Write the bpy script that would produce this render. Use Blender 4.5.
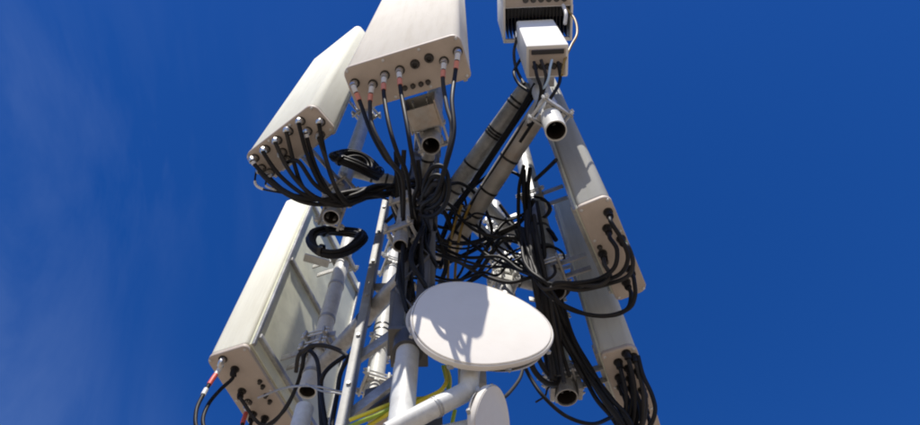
import bpy, bmesh, math, random
from mathutils import Vector, Matrix

random.seed(7)
scene = bpy.context.scene
for o in list(bpy.data.objects):
    bpy.data.objects.remove(o)

# ------------------------------------------------------------------ camera
EYE = 1.65                      # eye height above the ground
F = 700.0                       # focal length in photo pixels (photo 920 x 425)
VPX, VPY = 454.0, -141.0        # where the uprights of the mast meet
_z = Vector((VPX - 460, 212.5 - VPY, -F)).normalized()
_fw = Vector((0, 0, -1))
_y = (_fw - _z * _fw.dot(_z)).normalized()
_x = _y.cross(_z)
ROT = Matrix((_x, _y, _z))      # camera -> world
cd = bpy.data.cameras.new('camera')
cam = bpy.data.objects.new('camera', cd)
scene.collection.objects.link(cam)
cd.sensor_width = 36
cd.lens = 36 * F / 920
cd.clip_start = 0.02
cd.clip_end = 9000
cam.matrix_world = Matrix.Translation((0, 0, EYE)) @ ROT.to_4x4()
scene.camera = cam

# ------------------------------------------------------------------ sky and sun
SUN_AZ, SUN_EL = math.radians(266), math.radians(55)
world = bpy.data.worlds.new('World')
scene.world = world
world.use_nodes = True
nt = world.node_tree
nt.nodes.clear()
wo = nt.nodes.new('ShaderNodeOutputWorld')
bg = nt.nodes.new('ShaderNodeBackground')
sky = nt.nodes.new('ShaderNodeTexSky')
sky.sky_type = 'NISHITA'
sky.sun_disc = False
sky.sun_elevation = SUN_EL
sky.sun_rotation = math.pi / 2 - SUN_AZ
sky.altitude = 1500
sky.air_density = 1.0
sky.dust_density = 0.5
sky.ozone_density = 4.0
hs = nt.nodes.new('ShaderNodeHueSaturation')
hs.inputs['Saturation'].default_value = 1.32
hs.inputs['Value'].default_value = 1.1
hs.inputs['Hue'].default_value = 0.516
nt.links.new(sky.outputs[0], hs.inputs['Color'])
# thin streaks of high cloud
tc = nt.nodes.new('ShaderNodeTexCoord')
mp = nt.nodes.new('ShaderNodeMapping')
mp.inputs['Rotation'].default_value = (0, 0, math.radians(14))
mp.inputs['Scale'].default_value = (5.5, 1.1, 1.5)
mp.inputs['Location'].default_value = (5.48, 2.40, 0.0)
n1 = nt.nodes.new('ShaderNodeTexNoise')
n1.inputs['Scale'].default_value = 1.6
n1.inputs['Detail'].default_value = 7
n1.inputs['Roughness'].default_value = 0.6
n1.inputs['Distortion'].default_value = 0.5
n2 = nt.nodes.new('ShaderNodeTexNoise')
n2.inputs['Scale'].default_value = 1.3
n2.inputs['Detail'].default_value = 2
mp2 = nt.nodes.new('ShaderNodeMapping')
mp2.inputs['Location'].default_value = (8.40, 0.7, 0.0)
nt.links.new(tc.outputs['Generated'], mp.inputs[0])
nt.links.new(tc.outputs['Generated'], mp2.inputs[0])
nt.links.new(mp.outputs[0], n1.inputs['Vector'])
nt.links.new(mp2.outputs[0], n2.inputs['Vector'])
r1 = nt.nodes.new('ShaderNodeMapRange')
r1.inputs[1].default_value = 0.42; r1.inputs[2].default_value = 0.8
r2 = nt.nodes.new('ShaderNodeMapRange')
r2.inputs[1].default_value = 0.36; r2.inputs[2].default_value = 0.6
mu = nt.nodes.new('ShaderNodeMath'); mu.operation = 'MULTIPLY'
mv = nt.nodes.new('ShaderNodeMath'); mv.operation = 'MULTIPLY'; mv.inputs[1].default_value = 0.12
nt.links.new(n1.outputs['Fac'], r1.inputs[0]); nt.links.new(n2.outputs['Fac'], r2.inputs[0])
nt.links.new(r1.outputs[0], mu.inputs[0]); nt.links.new(r2.outputs[0], mu.inputs[1])
sx_ = nt.nodes.new('ShaderNodeSeparateXYZ')
nt.links.new(tc.outputs['Generated'], sx_.inputs[0])
r3 = nt.nodes.new('ShaderNodeMapRange'); r3.interpolation_type = 'SMOOTHSTEP'
r3.inputs[1].default_value = -0.1; r3.inputs[2].default_value = -0.52
nt.links.new(sx_.outputs[0], r3.inputs[0])
mw = nt.nodes.new('ShaderNodeMath'); mw.operation = 'MULTIPLY'
nt.links.new(mu.outputs[0], mw.inputs[0]); nt.links.new(r3.outputs[0], mw.inputs[1])
nt.links.new(mw.outputs[0], mv.inputs[0])
mx = nt.nodes.new('ShaderNodeMixRGB')
nt.links.new(mv.outputs[0], mx.inputs[0])
nt.links.new(hs.outputs[0], mx.inputs[1])
mx.inputs[2].default_value = (5.5, 7.0, 9.5, 1)
nt.links.new(mx.outputs[0], bg.inputs[0])
bg.inputs[1].default_value = 0.106
nt.links.new(bg.outputs[0], wo.inputs[0])

sd = bpy.data.lights.new('sun', 'SUN')
sd.energy = 5.0
sd.angle = math.radians(0.53)
sd.color = (1.0, 0.945, 0.865)
sun = bpy.data.objects.new('sun', sd)
scene.collection.objects.link(sun)
sdir = Vector((math.cos(SUN_EL) * math.cos(SUN_AZ), math.cos(SUN_EL) * math.sin(SUN_AZ), math.sin(SUN_EL)))
sun.rotation_euler = sdir.to_track_quat('Z', 'Y').to_euler()
sun.location = (0, -5, 20)

scene.view_settings.view_transform = 'Standard'
scene.view_settings.look = 'None'
scene.view_settings.exposure = 0.3
scene.view_settings.gamma = 1.0
scene.view_settings.use_curve_mapping = False
scene.render.engine = 'CYCLES'
scene.cycles.filter_width = 2.0
scene.render.resolution_x = 1024
scene.render.resolution_y = 473

# ------------------------------------------------------------------ materials
def material(name, col, rough=0.5, metal=0.0, var=0.12, vscale=6.0, bump=0.0, bscale=60.0,
             streak=0.0, dirt=None, dirt_amt=0.0, spec=0.5, speck=0.0):
    m = bpy.data.materials.new(name)
    m.use_nodes = True
    t = m.node_tree
    b = t.nodes['Principled BSDF']
    b.inputs['Roughness'].default_value = rough
    b.inputs['Metallic'].default_value = metal
    b.inputs['Specular IOR Level'].default_value = spec
    co = t.nodes.new('ShaderNodeTexCoord')
    nz = t.nodes.new('ShaderNodeTexNoise')
    nz.inputs['Scale'].default_value = vscale
    nz.inputs['Detail'].default_value = 8
    nz.inputs['Roughness'].default_value = 0.62
    t.links.new(co.outputs['Object'], nz.inputs['Vector'])
    ramp = t.nodes.new('ShaderNodeMapRange')
    ramp.inputs[1].default_value = 0.3; ramp.inputs[2].default_value = 0.7
    ramp.inputs[3].default_value = 1 - var; ramp.inputs[4].default_value = 1 + var
    t.links.new(nz.outputs['Fac'], ramp.inputs[0])
    mul = t.nodes.new('ShaderNodeVectorMath'); mul.operation = 'SCALE'
    mul.inputs[0].default_value = col
    t.links.new(ramp.outputs[0], mul.inputs['Scale'])
    out = mul.outputs[0]
    if dirt:
        mpn = t.nodes.new('ShaderNodeMapping')
        mpn.inputs['Scale'].default_value = (9, 9, 0.7) if streak else (1, 1, 1)
        t.links.new(co.outputs['Object'], mpn.inputs[0])
        dn = t.nodes.new('ShaderNodeTexNoise')
        dn.inputs['Scale'].default_value = 3.2; dn.inputs['Detail'].default_value = 9
        dn.inputs['Roughness'].default_value = 0.7
        t.links.new(mpn.outputs[0], dn.inputs['Vector'])
        dr = t.nodes.new('ShaderNodeMapRange')
        dr.inputs[1].default_value = 0.46; dr.inputs[2].default_value = 0.78
        dr.inputs[3].default_value = 0; dr.inputs[4].default_value = dirt_amt
        t.links.new(dn.outputs['Fac'], dr.inputs[0])
        mixd = t.nodes.new('ShaderNodeMixRGB')
        mixd.inputs[2].default_value = (*dirt, 1)
        t.links.new(dr.outputs[0], mixd.inputs[0]); t.links.new(out, mixd.inputs[1])
        out = mixd.outputs[0]
    if speck:
        vo = t.nodes.new('ShaderNodeTexVoronoi'); vo.inputs['Scale'].default_value = 70
        t.links.new(co.outputs['Object'], vo.inputs['Vector'])
        sr = t.nodes.new('ShaderNodeMapRange'); sr.inputs[3].default_value = 1 - speck; sr.inputs[4].default_value = 1 + speck
        sp = t.nodes.new('ShaderNodeSeparateColor')
        t.links.new(vo.outputs['Color'], sp.inputs[0]); t.links.new(sp.outputs[0], sr.inputs[0])
        m2 = t.nodes.new('ShaderNodeVectorMath'); m2.operation = 'SCALE'
        t.links.new(out, m2.inputs[0]); t.links.new(sr.outputs[0], m2.inputs['Scale'])
        out = m2.outputs[0]
    t.links.new(out, b.inputs['Base Color'])
    rr = t.nodes.new('ShaderNodeMapRange')
    rr.inputs[3].default_value = max(0.05, rough - 0.12); rr.inputs[4].default_value = min(1, rough + 0.12)
    t.links.new(nz.outputs['Fac'], rr.inputs[0]); t.links.new(rr.outputs[0], b.inputs['Roughness'])
    if bump:
        bn = t.nodes.new('ShaderNodeTexNoise'); bn.inputs['Scale'].default_value = bscale; bn.inputs['Detail'].default_value = 5
        t.links.new(co.outputs['Object'], bn.inputs['Vector'])
        bp = t.nodes.new('ShaderNodeBump'); bp.inputs['Strength'].default_value = bump; bp.inputs['Distance'].default_value = 0.004
        t.links.new(bn.outputs['Fac'], bp.inputs['Height']); t.links.new(bp.outputs[0], b.inputs['Normal'])
    return m

M = {
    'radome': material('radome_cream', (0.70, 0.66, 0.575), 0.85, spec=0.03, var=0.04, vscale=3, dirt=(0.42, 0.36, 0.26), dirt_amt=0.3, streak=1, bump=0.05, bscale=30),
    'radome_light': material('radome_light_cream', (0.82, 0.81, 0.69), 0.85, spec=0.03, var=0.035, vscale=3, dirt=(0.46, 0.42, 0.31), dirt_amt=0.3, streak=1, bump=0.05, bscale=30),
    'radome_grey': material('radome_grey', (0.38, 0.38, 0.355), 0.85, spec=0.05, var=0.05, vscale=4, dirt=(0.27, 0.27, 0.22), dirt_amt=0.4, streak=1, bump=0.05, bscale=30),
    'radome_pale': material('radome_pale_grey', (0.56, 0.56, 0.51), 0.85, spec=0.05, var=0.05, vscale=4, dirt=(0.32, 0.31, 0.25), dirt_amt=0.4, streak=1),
    'backplate': material('aluminium_backplate', (0.70, 0.70, 0.54), 0.5, metal=0.05, var=0.12, vscale=5, dirt=(0.24, 0.25, 0.21), dirt_amt=0.6),
    'cap': material('cap_plastic', (0.47, 0.405, 0.345), 0.6, var=0.06, vscale=8, dirt=(0.20, 0.15, 0.11), dirt_amt=0.45),
    'dish': material('dish_paint', (0.74, 0.70, 0.63), 0.85, spec=0.03, var=0.03, vscale=4, dirt=(0.5, 0.46, 0.38), dirt_amt=0.3),
    'rru': material('white_enclosure', (0.80, 0.79, 0.75), 0.8, spec=0.1, var=0.03, vscale=5, dirt=(0.4, 0.37, 0.32), dirt_amt=0.2),
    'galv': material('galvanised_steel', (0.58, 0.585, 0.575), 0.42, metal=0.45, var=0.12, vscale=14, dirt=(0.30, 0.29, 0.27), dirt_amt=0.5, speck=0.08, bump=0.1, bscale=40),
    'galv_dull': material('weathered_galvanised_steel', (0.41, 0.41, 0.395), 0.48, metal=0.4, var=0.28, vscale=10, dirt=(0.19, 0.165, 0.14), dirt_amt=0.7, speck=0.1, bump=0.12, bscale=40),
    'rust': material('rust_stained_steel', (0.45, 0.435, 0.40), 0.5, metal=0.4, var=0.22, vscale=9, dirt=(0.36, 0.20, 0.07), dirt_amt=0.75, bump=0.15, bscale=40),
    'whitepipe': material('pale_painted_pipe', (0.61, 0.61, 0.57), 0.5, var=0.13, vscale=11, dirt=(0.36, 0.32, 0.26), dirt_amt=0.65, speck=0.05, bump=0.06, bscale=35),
    'bore': material('shade_dark_rusty_bore', (0.02, 0.014, 0.01), 0.8, var=0.3),  # near-black rust; the shade inside the open pipe ends is in this colour
    'mast': material('grimy_mast_steel', (0.13, 0.125, 0.118), 0.55, metal=0.3, var=0.25, vscale=9, dirt=(0.12, 0.10, 0.08), dirt_amt=0.7, bump=0.12, bscale=40),
    'bar': material('pale_angle_steel', (0.31, 0.31, 0.29), 0.6, metal=0.1, var=0.14, vscale=9, dirt=(0.2, 0.18, 0.16), dirt_amt=0.6, speck=0.06, bump=0.1),
    'dark': material('dark_steel', (0.085, 0.085, 0.085), 0.5, metal=0.3, var=0.25, vscale=8, dirt=(0.16, 0.13, 0.1), dirt_amt=0.5),
    'cable': material('black_cable', (0.009, 0.009, 0.01), 0.55, var=0.3, vscale=20, dirt=(0.035, 0.03, 0.028), dirt_amt=0.4, spec=0.22),
    'cable_faded': material('faded_black_cable', (0.024, 0.023, 0.023), 0.62, var=0.35, vscale=14, dirt=(0.075, 0.068, 0.06), dirt_amt=0.5, spec=0.2),
    'tape': material('black_tape', (0.012, 0.012, 0.012), 0.35, var=0.2, vscale=30),
    'fin': material('black_heat_fin', (0.02, 0.02, 0.022), 0.5, var=0.2),
    'plug': material('nickel_plug', (0.62, 0.60, 0.56), 0.3, metal=0.8, var=0.1, vscale=20),
    'socket': material('dark_socket', (0.05, 0.045, 0.04), 0.45, metal=0.3, var=0.2),
    'sleeve': material('white_sleeve', (0.66, 0.65, 0.62), 0.5, var=0.06),
    'red': material('red_tape', (0.62, 0.10, 0.07), 0.45, var=0.1),
    'pink': material('faded_red_tape', (0.60, 0.22, 0.15), 0.5, var=0.12),
    'green': material('green_marker', (0.05, 0.35, 0.12), 0.5, var=0.1),
    'earth': material('yellow_earth_wire', (0.72, 0.60, 0.04), 0.45, var=0.12, vscale=16),
    'earthgreen': material('green_earth_wire', (0.32, 0.42, 0.03), 0.45, var=0.15, vscale=16),
    'ochre': material('ochre_cable', (0.30, 0.19, 0.03), 0.45, var=0.12),
    'bluewire': material('pale_blue_wire', (0.42, 0.55, 0.66), 0.45, var=0.08),
    'ground': material('sandy_gravel', (0.26, 0.212, 0.155), 0.95, var=0.25, vscale=0.8, dirt=(0.14, 0.12, 0.09), dirt_amt=0.5, bump=0.8, bscale=25),
    'concrete': material('concrete', (0.30, 0.275, 0.245), 0.9, var=0.12, vscale=3, bump=0.3, bscale=40),
}

# ------------------------------------------------------------------ helpers
COL = scene.collection

def V(x, y, h):
    """a point given by its plan position and its height above eye level"""
    return Vector((x, y, h + EYE))

def P(px, py, h=None, y=None):
    """point on the sight line through a photo pixel, at height h above the eye or plan distance y"""
    d = ROT @ Vector((px - 460, 212.5 - py, -F))
    s = h / d.z if h is not None else y / d.y
    return Vector((0, 0, EYE)) + d * s

class MB:
    def __init__(self):
        self.v = []; self.f = []
    def add(self, verts, faces):
        n = len(self.v)
        self.v += [tuple(q) for q in verts]
        self.f += [tuple(i + n for i in q) for q in faces]
        return self
    def box(self, c, s, rot=None, bev=0.0):
        c = Vector(c); hx, hy, hz = s[0] / 2, s[1] / 2, s[2] / 2
        bm = bmesh.new()
        bmesh.ops.create_cube(bm, size=1)
        for q in bm.verts:
            q.co = Vector((q.co.x * 2 * hx, q.co.y * 2 * hy, q.co.z * 2 * hz))
        if bev:
            bmesh.ops.bevel(bm, geom=list(bm.edges), offset=min(bev, min(s) * 0.45), segments=2, affect='EDGES', profile=0.6)
        bm.verts.index_update()
        vs = [c + (rot @ q.co if rot else q.co) for q in bm.verts]
        self.add(vs, [[q.index for q in fc.verts] for fc in bm.faces])
        bm.free()
        return self
    def ring(self, c, n, r, seg):
        n = Vector(n).normalized()
        a = n.orthogonal().normalized(); b = n.cross(a)
        return [Vector(c) + a * (math.cos(2 * math.pi * i / seg) * r) + b * (math.sin(2 * math.pi * i / seg) * r) for i in range(seg)]
    def disc_lathe(self, axis, prof, seg, cap0, cap1):
        """lathe round a level axis whose outline bulges slightly at three places"""
        axis = Vector(axis).normalized(); r_ = axis.cross(Vector((0, 0, 1))).normalized(); u_ = r_.cross(axis)
        vs = []; fs = []
        for t, r in prof:
            for i in range(seg):
                w = 2 * math.pi * i / seg
                q = r * (1 - 0.045 * math.cos(3 * w) - 0.012 * math.sin(3 * w))
                vs.append(axis * t + r_ * (math.cos(w) * q) + u_ * (math.sin(w) * q))
        for j in range(len(prof) - 1):
            for i in range(seg):
                a = j * seg + i; b = j * seg + (i + 1) % seg
                fs.append((a, b, b + seg, a + seg))
        if cap0: fs.append(tuple(reversed(range(seg))))
        if cap1: fs.append(tuple(range((len(prof) - 1) * seg, len(prof) * seg)))
        return self.add(vs, fs)
    def lathe(self, p0, axis, prof, seg=24, cap0=True, cap1=True):
        """profile of (distance along axis, radius)"""
        axis = Vector(axis).normalized(); vs = []; fs = []
        for t, r in prof:
            vs += self.ring(Vector(p0) + axis * t, axis, max(r, 1e-5), seg)
        k = len(prof)
        for j in range(k - 1):
            for i in range(seg):
                a = j * seg + i; b = j * seg + (i + 1) % seg
                fs.append((a, b, b + seg, a + seg))
        if cap0: fs.append(tuple(reversed(range(seg))))
        if cap1: fs.append(tuple(range((k - 1) * seg, k * seg)))
        return self.add(vs, fs)
    def cyl(self, p0, p1, r, seg=16):
        p0 = Vector(p0); d = Vector(p1) - p0
        return self.lathe(p0, d, [(0, r), (d.length, r)], seg)
    def pipe(self, p0, p1, r, wall=0.006, seg=32, hole=0.35):
        """tube whose end at p0 is open"""
        p0 = Vector(p0); d = Vector(p1) - p0; L = d.length
        ri = r - wall
        return self.lathe(p0, d, [(0.012, ri), (0.002, ri), (0, ri + 0.001), (0, r - 0.001), (0.001, r), (L * 0.5, r), (L, r)], seg, False)
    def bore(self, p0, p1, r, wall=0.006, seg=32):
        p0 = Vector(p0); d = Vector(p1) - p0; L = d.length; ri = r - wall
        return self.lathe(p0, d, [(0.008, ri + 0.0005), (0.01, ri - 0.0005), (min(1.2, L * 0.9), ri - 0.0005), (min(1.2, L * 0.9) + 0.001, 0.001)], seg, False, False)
    def sweep(self, pts, r, seg=10):
        pts = [Vector(q) for q in pts]
        n = len(pts); vs = []; fs = []
        t0 = (pts[1] - pts[0]).normalized(); a = t0.orthogonal().normalized()
        for i, q in enumerate(pts):
            t = (pts[min(i + 1, n - 1)] - pts[max(i - 1, 0)]).normalized()
            a = (a - t * a.dot(t)).normalized(); b = t.cross(a)
            rr = r[i] if isinstance(r, (list, tuple)) else r
            for k in range(seg):
                w = 2 * math.pi * k / seg
                vs.append(q + a * (math.cos(w) * rr) + b * (math.sin(w) * rr))
        for i in range(n - 1):
            for k in range(seg):
                p = i * seg + k; q = i * seg + (k + 1) % seg
                fs.append((p, q, q + seg, p + seg))
        fs.append(tuple(reversed(range(seg)))); fs.append(tuple(range((n - 1) * seg, n * seg)))
        return self.add(vs, fs)
    def prism(self, outline, z0, z1, inset=0.0):
        """closed outline (x, y) raised from z0 to z1; the rims are rounded by inset"""
        n = len(outline)
        cx = sum(q[0] for q in outline) / n; cy = sum(q[1] for q in outline) / n
        wx = max(abs(q[0] - cx) for q in outline); wy = max(abs(q[1] - cy) for q in outline)
        lev = [(z0, inset), (z0 + inset * 0.35, inset * 0.35), (z0 + inset, 0), (z1 - inset, 0), (z1 - inset * 0.35, inset * 0.35), (z1, inset)] if inset else [(z0, 0), (z1, 0)]
        vs = []; fs = []
        for z, k in lev:
            sx = (wx - k) / wx; sy = (wy - k) / wy
            vs += [(cx + (q[0] - cx) * sx, cy + (q[1] - cy) * sy, z) for q in outline]
        for j in range(len(lev) - 1):
            for i in range(n):
                a = j * n + i; b = j * n + (i + 1) % n
                fs.append((a, b, b + n, a + n))
        fs.append(tuple(reversed(range(n)))); fs.append(tuple(range((len(lev) - 1) * n, len(lev) * n)))
        return self.add(vs, fs)
    def mesh(self, name, mat, angle=35):
        me = bpy.data.meshes.new(name)
        me.from_pydata(self.v, [], self.f)
        me.materials.append(M[mat] if isinstance(mat, str) else mat)
        me.validate()
        bm = bmesh.new(); bm.from_mesh(me)
        bmesh.ops.recalc_face_normals(bm, faces=bm.faces)
        bm.to_mesh(me); bm.free()
        me.shade_smooth()
        me.set_sharp_from_angle(angle=math.radians(angle))
        return me
    def build(self, name, mat, parent=None, loc=None, angle=35):
        o = bpy.data.objects.new(name, self.mesh(name, mat, angle))
        COL.objects.link(o)
        if parent: o.parent = parent
        if loc is not None: o.location = loc
        return o

def link(name, me, parent, loc=(0, 0, 0), rot=(0, 0, 0)):
    o = bpy.data.objects.new(name, me)
    COL.objects.link(o); o.parent = parent; o.location = loc; o.rotation_euler = rot
    return o

def tag(o, label, cat, group=None):
    o['label'] = label; o['category'] = cat
    if group: o['group'] = group
    return o

def thing(name, label, cat, loc, rz=0.0, group=None):
    o = bpy.data.objects.new(name, None)
    COL.objects.link(o); o.location = loc; o.rotation_euler = (0, 0, rz); o.empty_display_size = 0.1
    return tag(o, label, cat, group)

def rrect(w, d, r, k=6, rb=None):
    """rounded rectangle; front (-y) corners radius r, back corners rb"""
    rb = r if rb is None else rb
    out = []
    for (sx, sy, a0, q) in ((1, -1, -90, r), (1, 1, 0, rb), (-1, 1, 90, rb), (-1, -1, 180, r)):
        cx = sx * (w / 2 - q); cy = sy * (d / 2 - q)
        for i in range(k + 1):
            a = math.radians(a0 + 90 * i / k)
            out.append((cx + q * math.cos(a), cy + q * math.sin(a)))
    return out

def catmull(pts, n=10):
    pts = [Vector(p) for p in pts]
    p = [pts[0] * 2 - pts[1]] + pts + [pts[-1] * 2 - pts[-2]]
    out = []
    for i in range(1, len(p) - 2):
        for k in range(n):
            t = k / n; a, b, c, d = p[i - 1], p[i], p[i + 1], p[i + 2]
            out.append(0.5 * ((2 * b) + (c - a) * t + (2 * a - 5 * b + 4 * c - d) * t * t + (3 * b - a - 3 * c + d) * t ** 3))
    out.append(pts[-1])
    return out

def cut(path, t0, t1):
    """piece of a path between two lengths measured from its start"""
    out = []; s = 0
    for i in range(len(path) - 1):
        a, b = path[i], path[i + 1]; L = (b - a).length
        if L < 1e-9: continue
        lo = max(t0, s); hi = min(t1, s + L)
        if lo < hi:
            if not out: out.append(a.lerp(b, (lo - s) / L))
            out.append(a.lerp(b, (hi - s) / L))
        s += L
    return out

def clamp(parent, c, axis, r, mat='galv_dull', toward=None, reach=0.1, hgt=0.045):
    """two-jaw pipe clamp with four bolts; toward is the direction of the carried part"""
    axis = Vector(axis).normalized()
    t = Vector(toward) if toward is not None else axis.orthogonal()
    t = (t - axis * t.dot(axis)).normalized(); s = axis.cross(t).normalized()
    rot = Matrix((s, t, axis)).transposed()
    c = Vector(c)
    w = 2 * r + 0.075
    b = MB()
    for k in (-1, 1):
        b.box(c + t * (k * (r + 0.006)), (w, 0.012, hgt), rot, 0.003)
        for q in (-1, 1):
            b.box(c + t * (k * (r * 0.62)) + s * (q * (r * 0.82)), (r * 0.5, r * 0.7, hgt * 0.96), rot, 0.003)
    cl = b.build('clamp', mat, parent)
    for q in (-1, 1):
        for z in (-0.28, 0.28):
            o = c + s * (q * (r + 0.022)) + axis * (z * hgt)
            e = r + 0.032
            MB().lathe(o - t * e, t, [(0, 0.005), (0.008, 0.005), (0.008, 0.0095), (0.018, 0.0095), (0.018, 0.005), (2 * e - 0.018, 0.005), (2 * e - 0.018, 0.0095), (2 * e - 0.008, 0.0095), (2 * e - 0.008, 0.005), (2 * e, 0.005)], 8).build('bolt', 'galv', cl)
    if reach > r + 0.02:
        for q in (-1, 1):
            MB().box(c + t * (r + (reach - r) / 2 + 0.012) + s * (q * (r * 0.75)), (0.008, reach - r, hgt * 0.8), rot, 0.002).build('bracket_plate', mat, cl)
    return cl

def straps(parent, p0, p1, r, ts, mat='tape', w=0.014):
    p0 = Vector(p0); d = (Vector(p1) - p0); L = d.length; u = d.normalized()
    for t in ts:
        MB().lathe(p0 + u * (t * L - w / 2), u, [(0, r - 0.001), (0, r + 0.003), (w, r + 0.003), (w, r - 0.001)], 28, False, False).build('cable_tie', mat, parent)

# ------------------------------------------------------------------ ground
g = MB()
N = 40; S = 3000.0
gv = []
for j in range(N + 1):
    for i in range(N + 1):
        u = 2 * i / N - 1; w = 2 * j / N - 1
        x = S * u * abs(u) ** 1.6; y = S * w * abs(w) ** 1.6
        r = math.hypot(x, y)
        gv.append((x, y, 0.0 if r < 25 else 0.15 * math.sin(x * 0.05) * math.cos(y * 0.043)))
g.add(gv, [(j * (N + 1) + i, j * (N + 1) + i + 1, (j + 1) * (N + 1) + i + 1, (j + 1) * (N + 1) + i) for j in range(N) for i in range(N)])
go = g.build('ground', 'ground'); go['kind'] = 'structure'
pad = MB().box((-0.05, 1.95, 0.06), (2.6, 2.0, 0.14), bev=0.02).build('concrete_pad', 'concrete'); pad['kind'] = 'structure'
PAD = 0.13 - EYE            # top of the pad relative to the eye

# ------------------------------------------------------------------ antennas
def antenna(label, c, h, rz, w, d, L, ports, small=(), screws=True, skin='radome', back='backplate', rf=0.035, rails=True, group='panel antennas on the mast'):
    base = V(c[0], c[1], h)
    root = thing('panel_antenna', label, 'antenna', base, rz, group)
    body = MB().prism(rrect(w, d, rf, 7, 0.02), 0.022, L, 0.02).build('radome', skin, root)
    # back plate of aluminium set into the rear
    bp = MB().box((0, d / 2 + 0.004, L / 2 + 0.01), (w - 0.035, 0.012, L - 0.05), bev=0.003).build('back_plate', back, root)
    if rails:
        for sx in (-1, 1):
            MB().box((sx * (w / 2 - 0.03), d / 2 + 0.014, L / 2 + 0.01), (0.018, 0.016, L - 0.06), bev=0.003).build('rail', 'galv_dull', bp)
        for z in (0.12, L * 0.5, L - 0.14):
            MB().box((0, d / 2 + 0.019, z), (w - 0.08, 0.022, 0.03), bev=0.004).build('cross_rail', 'galv_dull', bp)
    cap = MB().prism(rrect(w + 0.006, d + 0.006, rf + 0.003, 7, 0.023), 0.0, 0.026, 0.005).build('bottom_cap', 'cap', root)
    inv = Matrix.Rotation(-rz, 3, 'Z')
    def local(px):
        q = inv @ (P(px[0], px[1], h=h) - base)
        q.x = max(-w / 2 + 0.024, min(w / 2 - 0.024, q.x)); q.y = max(-d / 2 + 0.022, min(d / 2 - 0.022, q.y))
        return Vector((q.x, q.y, 0))
    sock = MB().lathe((0, 0, 0.002), (0, 0, -1), [(0, 0.021), (0.005, 0.021), (0.005, 0.015), (0.022, 0.0145), (0.022, 0.011), (0.008, 0.0105)], 14).mesh('connector', 'socket')
    tiny = MB().lathe((0, 0, 0.002), (0, 0, -1), [(0, 0.012), (0.006, 0.012), (0.006, 0.009), (0.02, 0.009), (0.022, 0.006)], 10).mesh('control_port', 'socket')
    scr = MB().lathe((0, 0, 0.002), (0, 0, -1), [(0, 0.007), (0.004, 0.007), (0.006, 0.004)], 8).mesh('screw', 'galv')
    out = []
    for q in ports:
        l = local(q); link('connector', sock, cap, l); out.append(base + Matrix.Rotation(rz, 3, 'Z') @ l)
    for q in small:
        link('control_port', tiny, cap, local(q))
    if screws:
        for sx in (-1, -0.33, 0.33, 1):
            for sy in (-1, 1):
                link('screw', scr, cap, (sx * (w / 2 - 0.016), sy * (d / 2 - 0.013), 0))
    return root, out

P1, c1 = antenna('widest cream panel antenna at the top, nearest of all, front face to the viewer', (-0.213, 0.804), 2.9,
    math.radians(-15.9), 0.51, 0.19, 2.0,
    [(355, 83), (373, 84), (385, 75), (400, 70), (415, 64), (429, 58), (444, 61), (459, 51)], [(405, 88), (413, 86), (421, 84), (428, 82)])
P2, c2 = antenna('cream panel antenna at upper left with a crowd of cables under it', (-0.775, 1.147), 3.0,
    math.radians(-35.8), 0.42, 0.152, 1.71,
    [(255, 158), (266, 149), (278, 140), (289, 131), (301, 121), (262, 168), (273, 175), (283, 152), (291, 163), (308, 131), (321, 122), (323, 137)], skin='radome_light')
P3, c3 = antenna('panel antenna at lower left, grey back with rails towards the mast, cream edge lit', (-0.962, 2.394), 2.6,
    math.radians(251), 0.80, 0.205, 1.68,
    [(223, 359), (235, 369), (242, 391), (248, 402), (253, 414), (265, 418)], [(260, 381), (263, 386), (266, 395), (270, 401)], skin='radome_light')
R1, c4 = antenna('slim panel antenna on the right under the white radio units, brown base with hooked cables', (0.655, 1.508), 2.6,
    math.radians(66), 0.51, 0.14, 2.0,
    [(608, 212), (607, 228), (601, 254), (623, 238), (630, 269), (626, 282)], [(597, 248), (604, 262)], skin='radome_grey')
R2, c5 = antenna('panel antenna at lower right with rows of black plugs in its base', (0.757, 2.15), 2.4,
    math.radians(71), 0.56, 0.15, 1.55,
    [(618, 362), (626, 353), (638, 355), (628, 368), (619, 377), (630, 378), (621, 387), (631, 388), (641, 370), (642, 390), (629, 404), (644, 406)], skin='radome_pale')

# ------------------------------------------------------------------ pipes
def upright(label, plan, h0, h1, r, mat, open_end=True, group='upright mounting pipes', name='mounting_pipe'):
    base = V(plan[0], plan[1], h0)
    t = thing(name, label, 'pipe', base, 0, group)
    b = MB()
    if open_end: b.pipe((0, 0, 0), (0, 0, h1 - h0), r)
    else: b.cyl((0, 0, 0), (0, 0, h1 - h0), r, 32)
    tb = b.build('tube', mat, t)
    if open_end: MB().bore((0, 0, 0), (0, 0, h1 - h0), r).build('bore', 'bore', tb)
    return t

def up_clamps(t, h0, hs, r, toward, reach=0.1, mat='galv_dull', hgt=0.045):
    for h in hs:
        clamp(t, (0, 0, h - h0), (0, 0, 1), r, mat, toward, reach, hgt)

# pipe behind the nearest antenna
q = P(431, 146, h=2.9); p1p = (q.x, q.y)
t = upright('short open pipe end right behind the widest top antenna', p1p, 2.9, 4.9, 0.044, 'galv_dull')
n1v = Vector((math.sin(math.radians(-15.9)), -math.cos(math.radians(-15.9)), 0))
up_clamps(t, 2.9, (3.02, 4.6), 0.044, n1v, 0.17)
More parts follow.
